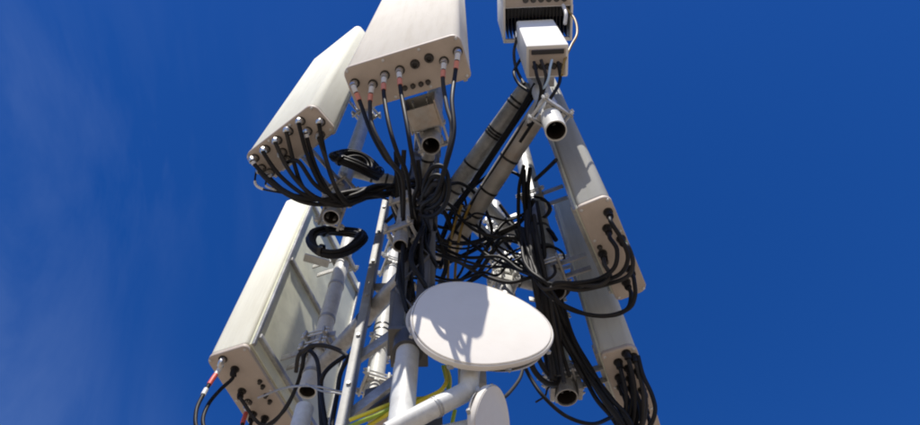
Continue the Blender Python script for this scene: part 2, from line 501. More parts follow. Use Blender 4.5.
# tilt bracket box between antenna and pipe
b = MB(); rotp = Matrix.Rotation(math.radians(-15.9), 3, 'Z')
b.box(n1v * 0.12 + Vector((0, 0, 0.17)), (0.13, 0.13, 0.012), rotp, 0.003)
b.box(n1v * 0.12 + Vector((0, 0, 0.05)), (0.13, 0.1, 0.012), rotp, 0.003)
for sx in (-0.07, 0.07):
    b.box(n1v * 0.12 + rotp @ Vector((sx, 0, 0.11)), (0.008, 0.13, 0.13), rotp, 0.002)
b.build('tilt_bracket', 'rust', t)

q = P(331, 218, h=2.85); p2p = (q.x, q.y)
t = upright('open-ended pipe behind the upper left antenna, dark end above the hanging coil', p2p, 2.85, 4.7, 0.04, 'galv')
n2v = Vector((math.sin(math.radians(-35.8)), -math.cos(math.radians(-35.8)), 0))
up_clamps(t, 2.85, (3.15, 4.3), 0.04, n2v, 0.24)
up_clamps(t, 2.85, (2.91,), 0.04, (1, 0.4, 0), 0.06)

q = P(307, 392, h=2.46); p3p = (q.x, q.y)
t = upright('pale pipe along the grey back of the lower left antenna, open at its foot', p3p, 2.46, 3.95, 0.042, 'whitepipe')
n3v = Vector((math.sin(math.radians(251)), -math.cos(math.radians(251)), 0))
up_clamps(t, 2.46, (2.74, 3.6), 0.042, n3v, 0.17)
up_clamps(t, 2.46, (2.82,), 0.042, (1, -0.3, 0), 0.08)
straps(t, (0, 0, 0), (0, 0, 1.45), 0.042, (0.08, 0.38, 0.6), 'galv_dull', 0.02)
# flat white arm of the clamp
ar = MB(); a0 = P(304, 257, h=3.45) - V(*p3p, 2.46); a1 = P(329, 264, h=3.45) - V(*p3p, 2.46)
dv = (a1 - a0); mid = (a0 + a1) / 2
rm = dv.to_track_quat('X', 'Z').to_matrix()
ar.box(mid, (dv.length, 0.05, 0.012), rm, 0.003)
ar.build('flat_bracket', 'whitepipe', t)

q = P(296, 440, h=1.95)
t = upright('pale pipe low at the left, rising from the bottom of the picture', (q.x, q.y), PAD, 2.12, 0.036, 'whitepipe', False)

q = P(556, 131, h=2.9); rp = (q.x, q.y)
t = upright('white pipe with open end under the two white radio units', rp, 2.9, 4.75, 0.049, 'whitepipe')
up_clamps(t, 2.9, (3.1,), 0.049, (-0.6, 0.9, 0), 0.05)
RRUPIPE = t

q = P(555, 292, h=2.6); r1p = (q.x, q.y)
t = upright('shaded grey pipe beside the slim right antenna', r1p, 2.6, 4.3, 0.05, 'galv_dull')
nr1 = Vector((math.sin(math.radians(69)), -math.cos(math.radians(69)), 0))
up_clamps(t, 2.6, (2.75, 3.5), 0.05, nr1, 0.17)
straps(t, (0, 0, 0), (0, 0, 1.7), 0.05, (0.1, 0.2, 0.33), 'tape', 0.02)

q = P(567, 398, h=2.4); r2p = (q.x, q.y)
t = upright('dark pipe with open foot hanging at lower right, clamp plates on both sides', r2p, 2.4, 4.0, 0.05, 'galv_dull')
nr2 = Vector((math.sin(math.radians(74)), -math.cos(math.radians(74)), 0))
up_clamps(t, 2.4, (2.5, 3.5), 0.05, nr2, 0.2)
up_clamps(t, 2.4, (2.56, 2.95, 3.1), 0.05, (-1, -0.2, 0), 0.1)
for sx in (-1, 1):
    MB().box((sx * 0.062, -0.01, 0.09), (0.022, 0.07, 0.16), None, 0.006).build('clamp_jaw', 'galv_dull', t)

q = P(372, 398, h=2.7); wp = (q.x, q.y)
t = upright('narrow pale pipe between the flat leg bar and the thick main pipe', wp, 2.7, 4.3, 0.048, 'whitepipe')
up_clamps(t, 2.7, (2.8, 3.1, 3.95, 4.2), 0.048, (1, 0.4, 0), 0.12, 'whitepipe')
straps(t, (0, 0, 0), (0, 0, 1.6), 0.048, (0.33, 0.36), 'tape', 0.01)

q = P(500, 250, h=3.6); mp_ = (q.x, q.y)
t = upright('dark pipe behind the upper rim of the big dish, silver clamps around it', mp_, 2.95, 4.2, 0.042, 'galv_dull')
up_clamps(t, 2.95, (3.22, 3.3), 0.042, (0.3, -1, 0), 0.09, 'whitepipe', 0.05)
up_clamps(t, 2.95, (3.42, 3.78, 3.9), 0.042, (1, -0.4, 0), 0.13, 'galv')

# ------------------------------------------------------------------ mast
CX, CY = -0.195, 1.57
mast = thing('steel_mast', 'central steel mast, thick pale pipe below and dark lattice column above', 'mast', V(CX, CY, PAD))
MY = -0.06
mq = P(408, 349, y=CY + MY); MX, MTOP = mq.x - CX, mq.z - EYE
zz = lambda h: h - PAD
mp0 = MB().lathe((MX, MY, 0), (0, 0, 1), [(0, 0.04), (zz(MTOP) - 0.004, 0.04), (zz(MTOP), 0.037)], 36).build('main_pipe', 'galv', mast)
mp0.data.materials[0] = M['whitepipe']
MB().box((MX, MY, 0.01), (0.3, 0.3, 0.02), None, 0.004).build('base_plate', 'galv_dull', mast)
MB().lathe((MX, MY, zz(MTOP) - 0.02), (0, 0, 1), [(0, 0.041), (0, 0.053), (0.075, 0.053), (0.075, 0.041)], 32, True, True).build('collar', 'dark', mast)
MB().box((MX * 0.5, MY * 0.4, zz(MTOP) + 0.06), (0.135, 0.17, 0.02), None, 0.003).build('flange', 'mast', mast)
z0, z1 = zz(MTOP) + 0.07, zz(4.5)
HW = 0.062
for sx in (-1, 1):
    for sy in (-1, 1):
        b = MB()
        b.box((sx * HW, sy * (HW - 0.022), (z0 + z1) / 2), (0.006, 0.05, z1 - z0), None, 0.001)
        b.box((sx * (HW - 0.023), sy * (HW + 0.006), (z0 + z1) / 2), (0.04, 0.006, z1 - z0), None, 0.001)
        b.build('angle_leg', 'mast', mast)
k = 0; z = z0 + 0.05
while z < z1 - 0.2:
    for (ax, s) in (('x', -1), ('x', 1), ('y', -1), ('y', 1)):
        d_ = 0.24; flip = 1 if k % 2 else -1
        if ax == 'x': a = Vector((-HW * flip, s * (HW + 0.01), z)); c = Vector((HW * flip, s * (HW + 0.01), z + d_))
        else: a = Vector((s * (HW + 0.006), -HW * flip, z)); c = Vector((s * (HW + 0.006), HW * flip, z + d_))
        dd = c - a
        MB().box((a + c) / 2, (dd.length, 0.006, 0.03), (dd.to_track_quat('X', 'Y' if ax == 'x' else 'Y').to_matrix()), 0.001).build('brace', 'mast', mast)
    z += 0.24; k += 1
for h in (3.05, 3.6):
    MB().box((0, -HW - 0.015, zz(h)), (0.14, 0.008, 0.1), None, 0.002).build('gusset_plate', 'mast', mast)
# short open pipe stub on the column
q = P(400, 246, h=2.52)
sp = upright('short stub pipe with a dark open end on the central column', (q.x, q.y), 2.52, 3.0, 0.031, 'galv_dull')
up_clamps(sp, 2.52, (2.63, 2.9), 0.031, (CX - q.x, CY - q.y, 0), 0.08)

# flat leg bar
q = P(340, 425, y=1.72)
lx = q.x
lb = thing('leg_bar', 'long pale angle bar leaning up the left side of the mast', 'steel bar', V(lx, 1.72, PAD))
top = P(386, 200, y=1.72)
H = top.z - (EYE + PAD); dx = top.x - lx
b = MB()
sl = (Vector((dx, 0, H))).to_track_quat('Z', 'Y').to_matrix()
b.box((dx / 2, 0, H / 2), (0.036, 0.008, H), None, 0.0015)
b.box((dx / 2 + 0.0145, 0.03, H / 2), (0.008, 0.05, H), None, 0.0015)
b.build('angle_section', 'bar', lb)
bb = MB()
for i in range(14):
    zb = 1.2 + i * (H - 1.3) / 13
    bb = MB().cyl((dx / 2, -0.012, zb), (dx / 2, -0.003, zb), 0.009, 6)
    bb.build('bolt', 'galv_dull', lb)
MB().box((dx / 2, 0, 0.006), (0.16, 0.16, 0.012), None, 0.003).build('foot_plate', 'galv_dull', lb)

q = P(394, 425, y=1.62)
upright('slim pale pipe right behind the thick main pipe, on its left', (q.x, q.y), PAD, 2.3, 0.024, 'whitepipe', False)
q = P(434, 400, y=1.86)
pt = thing('square_post', 'dark square post behind the thick main pipe, under the dish', 'steel post', V(q.x, q.y, PAD))
MB().box((0, 0, 1.2 + 0.55), (0.07, 0.07, 3.5), None, 0.004).build('hollow_section', 'mast', pt)
MB().box((0, 0, 0.008), (0.16, 0.16, 0.016), None, 0.003).build('foot_plate', 'mast', pt)
for j, (ya, yb, hh_) in enumerate(((1.76, 1.70, 2.22), (1.77, 1.7, 2.75), (1.77, 1.7, 1.9))):
    a_ = V(lx + 0.0, ya, hh_); c_ = V(CX - 0.02, yb, hh_ + (0.16 if j != 1 else -0.1))
    br = thing('cross_brace', ['steel angle brace low between the flat leg bar and the mast', 'steel angle brace high between the flat leg bar and the mast', 'lowest steel angle brace left of the thick main pipe'][j], 'steel brace', a_)
    dd = c_ - a_; rm_ = dd.to_track_quat('X', 'Z').to_matrix()
    MB().box(dd / 2, (dd.length, 0.006, 0.05), rm_, 0.001).build('flange', 'galv_dull', br)
    MB().box(dd / 2 + rm_ @ Vector((0, 0.0245, 0.022)), (dd.length, 0.045, 0.006), rm_, 0.001).build('web', 'galv_dull', br)
# ------------------------------------------------------------------ horizontal arms
def arm(label, a, c, r, mat, ties, name='support_arm', wall=0.007):
    a = Vector(a); c = Vector(c)
    t = thing(name, label, 'support arm', a, 0, 'support arms of the mast')
    tb = MB().pipe((0, 0, 0), c - a, r, wall, 28).build('tube', mat, t)
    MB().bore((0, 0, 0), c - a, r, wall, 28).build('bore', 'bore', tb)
    straps(t, (0, 0, 0), c - a, r, ties, 'tape', 0.012)
    return t

a1 = arm('upper of the two slanting grey arms running to the radio units, black ties on it', P(440, 208, h=3.6), P(529, 86, h=3.6), 0.05, 'galv_dull', (0.17, 0.38, 0.62, 0.64, 0.66, 0.86, 0.89))
a2 = arm('lower slanting arm with a rust streak, its cut end above the big dish', P(441, 263, h=3.32), P(549, 97, h=3.32), 0.05, 'rust', (0.33, 0.47, 0.66))
# long cables strapped under the arms come below
a3 = arm('thin grey arm from the column to the pipe behind the upper left antenna', V(CX - 0.05, CY, 3.42), V(p2p[0] - 0.02, p2p[1], 3.42), 0.033, 'galv_dull', (0.4, 0.6))
a4 = arm('short arm from the column to the pipe behind the widest top antenna', V(CX, CY, 3.3), V(p1p[0], p1p[1] + 0.02, 3.3), 0.035, 'galv_dull', (0.5,))
a5 = arm('dull arm from the column to the pale pipe behind the lower left antenna', V(CX - 0.02, CY + 0.02, 2.62), V(p3p[0] + 0.03, p3p[1], 2.62), 0.038, 'galv_dull', (0.5,))
a6 = arm('brownish arm slanting down behind the tangle right of the rust streaked arm', P(466, 186, h=3.72), P(524, 243, h=3.72), 0.036, 'galv_dull', (0.3, 0.6))
a7 = arm('grey arm behind the tangle reaching the dark lower right pipe', V(mp_[0], mp_[1], 3.3), V(r2p[0], r2p[1], 3.3), 0.036, 'galv_dull', (0.4,))
a8 = arm('short arm between the column and the pipe behind the big dish', V(CX, CY + 0.05, 3.62), V(mp_[0], mp_[1], 3.62), 0.036, 'galv_dull', (0.5,))
a9 = arm('stubby tube set across the silver clamps above the big dish', P(512, 268, h=3.3), P(525, 256, h=3.42), 0.02, 'galv', ())

# ------------------------------------------------------------------ dishes
def frame_from(n):
    n = Vector(n).normalized(); r = n.cross(Vector((0, 0, 1))).normalized(); u = r.cross(n)
    return n, r, u

def dish(label, c, az, tilt, R, depth, arm_parent=True, group='round dish antennas'):
    n = Vector((math.cos(az) * math.cos(tilt), math.sin(az) * math.cos(tilt), math.sin(tilt)))
    t = thing('dish_antenna', label, 'dish antenna', c, 0, group)
    k = R / 0.26
    MB().disc_lathe(n, [(0.006, R * 0.965), (0.010, R * 0.955), (0.015 * k, R * 0.8), (0.019 * k, R * 0.5), (0.021 * k, R * 0.2), (0.0212 * k, 0.001)], 72, True, False).build('radome', 'dish', t, angle=50)
    MB().disc_lathe(n, [(-0.016, R * 0.95), (-0.014, R * 0.985), (0.000, R), (0.006, R * 0.993), (0.008, R * 0.98), (0.004, R * 0.968)], 72, False, False).build('rim', 'dish', t)
    MB().disc_lathe(-n, [(0.012, R * 0.97), (0.024, R * 0.9), (depth * 0.7, R * 0.5), (depth, R * 0.22), (depth + 0.02, R * 0.2), (depth + 0.022, 0.001)], 60, False, False).build('reflector', 'dish', t)
    clip = MB().box((0, 0, 0), (0.02, 0.012, 0.014), None, 0.002).mesh('rim_clip', 'galv_dull')
    r_ = n.cross(Vector((0, 0, 1))).normalized(); u_ = r_.cross(n)
    for i in range(8):
        w = 2 * math.pi * (i + 0.5) / 8
        q = R * (1 - 0.045 * math.cos(3 * w) - 0.012 * math.sin(3 * w)) * 0.985
        link('rim_clip', clip, t, r_ * (math.cos(w) * q) + u_ * (math.sin(w) * q) - n * 0.016, (0, math.pi / 2 - w, az + math.pi / 2))
    return t, n

dc = P(479, 323, h=1.96)
D1, dn = dish('big white dish antenna with cable shadows across its face', dc, math.radians(279), math.radians(1), 0.246, 0.1)
MB().lathe(-dn * 0.1, -dn, [(0, 0.06), (0.05, 0.06), (0.052, 0.045), (0.1, 0.045)], 24).build('feed_housing', 'dark', D1)
mnt = MB(); mnt.box(-dn * 0.17 + Vector((-0.0, 0.0, -0.03)), (0.09, 0.05, 0.2), Matrix.Rotation(math.radians(11), 3, 'Z'), 0.005)
mnt.build('mount_plate', 'galv_dull', D1)

# elbow pipe carrying the dish
eb = [P(388, 433, h=1.53), P(426, 412, h=1.60), P(458, 396, h=1.67), P(466, 391, h=1.69), P(469, 385, h=1.71), P(470, 375, h=1.75), P(474, 345, h=1.88)]
elbow = thing('elbow_pipe', 'white bent pipe carrying the big dish from below', 'pipe', eb[0])
MB().sweep([p - eb[0] for p in catmull(eb, 6)], 0.031, 28).build('tube', 'whitepipe', elbow, angle=60)
u = (eb[2] - eb[1]).normalized()
for s_ in (0.25, 0.33):
    MB().lathe(eb[1] - eb[0] + u * (s_ * (eb[2] - eb[1]).length), u, [(0, 0.03), (0, 0.0335), (0.006, 0.0335), (0.006, 0.03)], 24, False, False).build('clip_band', 'galv_dull', elbow)

sc = P(491, 424, h=1.62)
D2, dn2 = dish('small dish antenna at the bottom edge below the big dish, seen from its side', sc, math.radians(-22), math.radians(-22), 0.115, 0.04)
e2 = arm('short bracket tube from the thick main pipe to the small dish', V(CX + MX, CY + MY, 1.52), sc - dn2 * 0.05 + Vector((0, 0, -0.0)), 0.02, 'whitepipe', ())

# ------------------------------------------------------------------ radio units
RH = 3.42
fl, fr = P(526, 46, h=RH), P(569, 44, h=RH)
bl = P(529, 72, h=RH)
w_ = (fr - fl).length; ux = (fr - fl).normalized(); rz_ = math.atan2(ux.y, ux.x)
ru = thing('radio_unit', 'small bright white radio unit in front of the finned unit', 'radio unit', (fl + fr) / 2, rz_, 'radio units on the right pipe')
dp = 0.165; hh = 0.6
til = Matrix.Rotation(math.radians(3), 3, 'X')
MB().box((0, dp / 2, hh / 2), (w_, dp, hh), None, 0.012).build('housing', 'rru', ru)
bp = MB().box((0, dp / 2 + 0.002, -0.004), (w_ - 0.03, dp - 0.03, 0.012), None, 0.003).build('bottom_plate', 'cap', ru)
MB().box((0, 0.03, -0.014), (w_ - 0.05, 0.022, 0.012), None, 0.003).build('vent_slot', 'fin', bp)
for i in range(5):
    MB().lathe((-w_ / 2 + 0.045 + i * (w_ - 0.09) / 4, dp * 0.62, -0.008), (0, 0, -1), [(0, 0.016), (0.006, 0.016), (0.006, 0.011), (0.03, 0.011)], 12).build('connector', 'socket', bp)
b = MB().box((0, dp + 0.05, hh / 2), (0.12, 0.1, 0.25), None, 0.004).build('mount_bracket', 'galv_dull', ru)

RH2 = 4.05
gl, gr = P(503, 9, h=RH2), P(573, 6, h=RH2)
W2 = (gr - gl).length; ux = (gr - gl).normalized(); rz2 = math.atan2(ux.y, ux.x)
rb = thing('radio_unit', 'big finned radio unit at the top edge of the picture, grey frame round it', 'radio unit', (gl + gr) / 2, rz2, 'radio units on the right pipe')
MB().box((0, -0.045, 0.33), (W2, 0.09, 0.66), None, 0.01).build('front_housing', 'rru', rb)
bp = MB().box((0, -0.045, -0.004), (W2 - 0.03, 0.075, 0.012), None, 0.003).build('connector_plate', 'cap', rb)
for i in range(6):
    MB().lathe((-W2 * 0.18 + i * W2 * 0.11, -0.045, -0.008), (0, 0, -1), [(0, 0.017), (0.006, 0.017), (0.006, 0.012), (0.024, 0.012)], 12).build('connector', 'socket', bp)
fm = MB().box((0, 0, 0.3), (0.004, 0.17, 0.6), None, 0.0008).mesh('heat_fin', 'fin')
nf = 18
for i in range(nf):
    link('heat_fin', fm, rb, (-W2 / 2 + 0.03 + i * (W2 - 0.06) / (nf - 1), 0.087, 0.01))
MB().box((0, 0.03, 0.33), (W2 - 0.04, 0.06, 0.6), None, 0.004).build('core', 'fin', rb)
for sx in (-1, 1):
    MB().box((sx * (W2 / 2 - 0.006), 0.09, 0.3), (0.012, 0.2, 0.62), None, 0.003).build('side_frame', 'rru', rb)
MB().box((0, 0.185, 0.015), (W2, 0.02, 0.03), None, 0.003).build('bottom_frame', 'rru', rb)
MB().box((0, 0.22, 0.3), (0.14, 0.09, 0.3), None, 0.004).build('mount_bracket', 'galv_dull', rb)

# brown based box hanging low between the bars
q = P(376, 409, h=1.98)
jb = thing('junction_box', 'small brown box low between the flat leg bar and the main pipe', 'box', q, math.radians(-18))
MB().box((0, 0.05, 0.06), (0.11, 0.12, 0.12), None, 0.006).build('housing', 'mast', jb)
MB().box((0, 0.05, -0.003), (0.1, 0.11, 0.01), None, 0.003).build('bottom_plate', 'cap', jb)
MB().box((0.03, 0.13, 0.1), (0.05, 0.06, 0.1), None, 0.003).build('bracket', 'galv_dull', jb)

# ------------------------------------------------------------------ cables
DOWN = Vector((0, 0, -1))
lab_seen = []
def cable(label, pts, r=0.0075, mat='cable', plug=False, bands=(), name='cable', group=None, n=8, cat='cable'):
    path = catmull(pts, n)
    r *= 1.12
    o0 = path[0].copy()
    if mat == 'cable' and (len(lab_seen) % 3 == 1): mat = 'cable_faded'
    lab_seen.append(label)
    b = MB().sweep([p - o0 for p in path], r, 9)
    o = b.build(name, mat, None, o0, angle=60)
    tag(o, label, cat, group)
    if plug:
        pc = [p - o0 for p in cut(path, 0.0, 0.042)]
        if len(pc) > 1: MB().sweep(pc, r + 0.0065, 10).build('plug', 'plug' if plug is True else plug, o)
    for (s0, s1, m) in bands:
        pc = [p - o0 for p in cut(path, s0, s1)]
        if len(pc) > 1: MB().sweep(pc, r + 0.0022, 10).build('tape_band', m, o, angle=60)
    return o

ORD = ['first', 'second', 'third', 'fourth', 'fifth', 'sixth', 'seventh', 'eighth', 'ninth', 'tenth', 'eleventh', 'twelfth']
def J(p, s=0.02):
    return p + Vector((random.uniform(-s, s), random.uniform(-s, s), random.uniform(-s, s)))

# -- widest top antenna: six cables, the middle two sockets stay empty
def colp(dx=0.0, h=3.2, dy=-0.1): return V(CX + dx, CY + dy, h)
sets = [
    (0, [P(360, 102, h=2.8), P(371, 132, h=2.66), P(384, 156, h=2.58), P(399, 178, h=2.62)]),
    (1, [P(370, 104, h=2.78), P(373, 128, h=2.62), P(390, 160, h=2.52), P(403, 182, h=2.6)]),
    (2, [P(384, 95, h=2.76), P(389, 125, h=2.56), P(397, 152, h=2.47), P(408, 180, h=2.54)]),
    (3, [P(401, 92, h=2.75), P(407, 125, h=2.52), P(412, 155, h=2.42), P(418, 184, h=2.46), P(414, 200, h=2.56)]),
    (6, [P(443, 82, h=2.77), P(447, 107, h=2.6), P(452, 128, h=2.48), P(447, 158, h=2.38), P(438, 186, h=2.42), P(424, 200, h=2.56)]),
    (7, [P(455, 75, h=2.77), P(452, 100, h=2.58), P(454, 132, h=2.42), P(446, 165, h=2.32), P(436, 194, h=2.36), P(422, 208, h=2.5)]),
]
for j, (i, mid_) in enumerate(sets):
    s0 = c1[i]
    pts = [s0 + DOWN * 0.006, s0 + DOWN * 0.05] + mid_ + [J(colp(-0.05 + j * 0.02, 2.72, -0.08), 0.03), J(colp(-0.04 + j * 0.016, 2.5, 0.0), 0.04)]
    cable('black cable with faded red tape, %s from the left under the widest top antenna' % ORD[j], pts, 0.0078, 'cable', True,
          [(0.045, 0.075, 'sleeve'), (0.08, 0.115, 'pink')], 'jumper_cable', 'cables of the widest top antenna')

# -- upper left antenna: twelve cables sweeping right to the column
b1 = P(352, 200, h=2.9); b2 = P(380, 192, h=3.05)
order = sorted(range(len(c2)), key=lambda i: c2[i].x)
for j, i in enumerate(order):
    s0 = c2[i]
    k = j / 11
    px, py = sorted([(255, 158), (266, 149), (278, 140), (289, 131), (301, 121), (262, 168), (273, 175), (283, 152), (291, 163), (308, 131), (321, 122), (323, 137)])[j]
    sag = 17 - 9 * k + random.uniform(-3, 3)
    tx, ty = 350 + random.uniform(-6, 6), 196 + random.uniform(-9, 7)
    q1 = P(px + (tx - px) * 0.16, py + (ty - py) * 0.42 + sag * 0.45, h=2.9)
    q2 = P(px + (tx - px) * 0.45, py + (ty - py) * 0.74 + sag * 0.75, h=2.84)
    q3 = P(px + (tx - px) * 0.75, py + (ty - py) * 0.95 + sag * 0.5, h=2.84)
    pts = [s0 + DOWN * 0.006, s0 + DOWN * 0.045, q1, q2, q3, P(tx, ty, h=2.88), J(b2, 0.03), J(colp(-0.04 + 0.008 * j, 3.2, -0.08), 0.06), J(colp(0, 2.95, 0.0), 0.06), J(colp(0, 2.7, 0.02), 0.06)]
    cable('black cable with silver plug, %s from the left under the upper left antenna' % ORD[j], pts, 0.0085, 'cable', True,
          [(0.045, 0.06, 'sleeve')] if j % 3 == 0 else [], 'jumper_cable', 'cables of the upper left antenna')
# two thin control wires with pale plugs
for j, (a, m_) in enumerate([((256, 170), (257, 186)), ((266, 180), (268, 187))]):
    pts = [P(a[0], a[1], h=3.0), P(m_[0], m_[1], h=2.93), P(m_[0] + 25, m_[1] + 7, h=2.88), P(330, 200, h=2.85), P(372, 196, h=2.95), colp(-0.08, 3.1 - 0.1 * j)]
    cable('%s thin wire with pale plug below the left corner of the upper left antenna' % ['outermost', 'inner'][j], pts, 0.004, 'cable', False,
          [(0.06, 0.13, 'sleeve')], 'control_wire', 'cables of the upper left antenna')

# -- lower left antenna
pts3 = [
    (0, [P(219, 370, h=2.55), P(212, 380, h=2.48), P(203, 395, h=2.38), P(196, 412, h=2.25), P(199, 432, h=2.14), P(225, 450, h=2.09)], [(0.045, 0.09, 'sleeve'), (0.09, 0.16, 'red'), (0.19, 0.23, 'sleeve')], 'outermost cable under the lower left antenna, red tape below its silver plug'),
    (1, [P(232, 379, h=2.55), P(220, 390, h=2.48), P(208, 405, h=2.38), P(203, 424, h=2.25), P(215, 446, h=2.14)], [], 'plain black cable just right of the red taped one under the lower left antenna'),
    (3, [P(247, 410, h=2.54), P(243, 422, h=2.46), P(240, 440, h=2.35)], [(0.05, 0.08, 'sleeve'), (0.08, 0.15, 'red')], 'red taped cable cut by the bottom edge, under the lower left antenna'),
    (4, [P(251, 422, h=2.54), P(249, 436, h=2.44), P(250, 450, h=2.35)], [], 'black cable beside the red tape at the bottom edge, lower left antenna'),
    (5, [P(262, 428, h=2.54), P(275, 421, h=2.46), P(290, 400, h=2.53), P(301, 374, h=2.59), P(306, 352, h=2.67), P(320, 346, h=2.78)], [], 'cable looping from the lower left antenna up past the pipe foot'),
    (2, [P(243, 402, h=2.53), P(262, 425, h=2.44), P(283, 412, h=2.46), P(297, 385, h=2.57), P(303, 360, h=2.63), P(300, 350, h=2.73)], [], 'cable crossing the base of the lower left antenna towards the pale pipe'),
]
for i, m_, bd, lab in pts3:
    s0 = c3[i]
    cable(lab, [s0 + DOWN * 0.004, s0 + DOWN * 0.03] + m_, 0.0078, 'cable', True if bd else 'cable', bd, 'jumper_cable', 'cables of the lower left antenna')
cable('thin grey wire sagging across the foot of the lower left pipe', [P(258, 398, h=2.4), P(285, 388, h=2.32), P(312, 386, h=2.22), P(342, 392, h=2.15)], 0.004, 'galv_dull', name='wire')
cable('thin grey tie wire from the pale pipe to the flat leg bar', [P(306, 384, h=2.2), P(322, 391, h=2.12), P(336, 393, h=2.08), P(347, 396, h=2.05)], 0.0035, 'galv_dull', name='wire')
for j, pp in enumerate([
    [(303, 352, 2.5), (311, 346, 2.48), (326, 346, 2.45), (342, 352, 2.4), (352, 362, 2.3)],
    [(345, 356, 2.35), (331, 366, 2.3), (323, 376, 2.25), (321, 390, 2.2), (326, 425, 2.0), (330, 450, 1.9)],
    [(352, 352, 2.35), (341, 372, 2.25), (337, 395, 2.15), (332, 425, 2.0), (331, 450, 1.9)],
    [(296, 372, 2.5), (299, 355, 2.52), (308, 350, 2.52), (316, 358, 2.45), (319, 372, 2.35), (320, 400, 2.2), (322, 430, 2.0)]]):
    cable(['short black cable bridging from the pale left pipe to the flat leg bar', 'black cable dropping in a bend left of the flat leg bar', 'black cable dropping straight beside the flat leg bar', 'black cable curling over the clamp at the foot of the lower left pipe'][j],
          [P(*q[:2], h=q[2]) for q in pp], 0.0085, group='loose cables at the lower left')

# -- right antenna: hooked cables
ctr = [P(545, 287, h=2.5), P(533, 276, h=2.58), P(526, 255, h=2.75), P(522, 230, h=3.0)]
hooks = [
    (0, [(611, 222, 2.5), (622, 240, 2.45), (628, 258, 2.42), (620, 274, 2.42), (598, 282, 2.5), (572, 286, 2.62)]),
    (1, [(610, 238, 2.5), (617, 250, 2.45), (614, 268, 2.42), (598, 279, 2.48), (575, 283, 2.6), (556, 283, 2.7)]),
    (3, [(628, 246, 2.52), (633, 262, 2.46), (628, 276, 2.44), (608, 284, 2.48), (580, 290, 2.58), (560, 287, 2.68)]),
    (4, [(634, 280, 2.5), (635, 296, 2.45), (628, 309, 2.42), (605, 316, 2.45), (578, 312, 2.52), (560, 303, 2.6)]),
    (5, [(631, 294, 2.5), (628, 308, 2.45), (614, 315, 2.42), (590, 315, 2.45), (570, 308, 2.55), (556, 300, 2.62)]),
    (2, [(604, 264, 2.5), (610, 276, 2.46), (600, 285, 2.46), (580, 285, 2.55), (562, 284, 2.65)]),
]
for j, (i, m_) in enumerate(hooks):
    s0 = c4[i]
    pts = [s0 + DOWN * 0.004, s0 + DOWN * 0.04] + [P(*q[:2], h=min(q[2], 2.5)) for q in m_] + [J(q, 0.022) for q in ctr]
    cable('black hooked cable, %s socket of the slim right antenna' % ['top left', 'second left', 'upper right', 'middle right', 'lowest right', 'lowest left'][j], pts, 0.0082, 'cable', 'cable', [(0.06, 0.075, 'green')] if j == 2 else [], 'jumper_cable', 'cables of the slim right antenna')
# -- lower right antenna: black boots hanging from every socket
gat = P(648, 432, h=2.15)
for j, s0 in enumerate(c5):
    a = s0 + DOWN * 0.05
    end = P(618 + 3.2 * (j % 3) * 3, 428, h=2.2)
    pts = [s0 + DOWN * 0.003, a, a.lerp(end, 0.35) + Vector((0.02, 0, -0.03)), a.lerp(end, 0.75) + Vector((0.02, 0.02, -0.02)), end, P(600 + (j % 4) * 4, 455, h=2.15)]
    o = cable('%s black plugged cable from the near end of the lower right antenna base' % ORD[j], pts, 0.0082, 'cable', 'cable', [], 'jumper_cable', 'cables of the lower right antenna')
cable('black cable bowing out at the far right of the lower right antenna', [P(638, 356, h=2.38), P(643, 375, h=2.3), P(652, 395, h=2.22), P(655, 412, h=2.15), P(648, 432, h=2.1)], 0.0082, group='cables of the lower right antenna')
# thick bundle running down from the shaded pipe to the lower right antenna: each cable its own
for j in range(7):
    o = (j - 3) * 1.8
    pts = [P(546 + o * 0.5, 262, h=2.95), P(556 + o * 0.8, 300, h=2.75), P(568 + o, 335, h=2.6), P(585 + o, 368 - o * 0.3, h=2.45), P(604 + o, 396 - o * 0.4, h=2.3), P(622 + o, 418 - o * 0.3, h=2.2), P(636 + o, 445, h=2.1)]
    cable('%s cable from the left in the thick black bundle slanting to the lower right antenna' % ORD[j], [J(q, 0.014) for q in pts], 0.009, group='thick bundle at the right')
# thin cables in the sky right of the dish
cable('thin black cable looping from under the big dish down to the small dish', [P(524, 362, h=2.2), P(520, 378, h=2.1), P(508, 394, h=1.95), P(497, 402, h=1.8), P(488, 410, h=1.72)], 0.006)
cable('thin black cable swinging from behind the big dish right along the bottom edge', [P(521, 358, h=2.25), P(530, 377, h=2.2), P(544, 397, h=2.1), P(566, 416, h=2.05), P(592, 424, h=2.05), P(612, 417, h=2.15)], 0.007)
cable('black cable draped beside the dark lower right pipe', [P(528, 352, h=2.4), P(534, 370, h=2.35), P(545, 382, h=2.35), P(556, 384, h=2.4), P(560, 372, h=2.5)], 0.011)
cable('short wire tail hooked under the dark lower right pipe', [P(536, 402, h=2.3), P(545, 396, h=2.35), P(548, 388, h=2.38), P(556, 384, h=2.42)], 0.004, name='wire')

# -- cables along the two slanting arms
cable('black cable strapped under the upper slanting arm', [P(536, 84, h=3.5), P(520, 112, h=3.48), P(495, 150, h=3.48), P(468, 190, h=3.48), P(452, 212, h=3.4), P(440, 240, h=3.2), colp(0.05, 2.9)], 0.013)
cable('second black cable along the underside of the upper slanting arm', [P(538, 90, h=3.5), P(510, 131, h=3.49), P(480, 176, h=3.48), P(458, 208, h=3.4), P(452, 235, h=3.25), P(440, 268, h=3.0)], 0.009)
cable('black cable strapped along the left of the rust streaked arm', [P(546, 92, h=3.32), P(521, 128, h=3.3), P(497, 165, h=3.3), P(475, 199, h=3.3), P(455, 230, h=3.25), P(440, 250, h=3.1), colp(0.04, 2.75)], 0.0085)

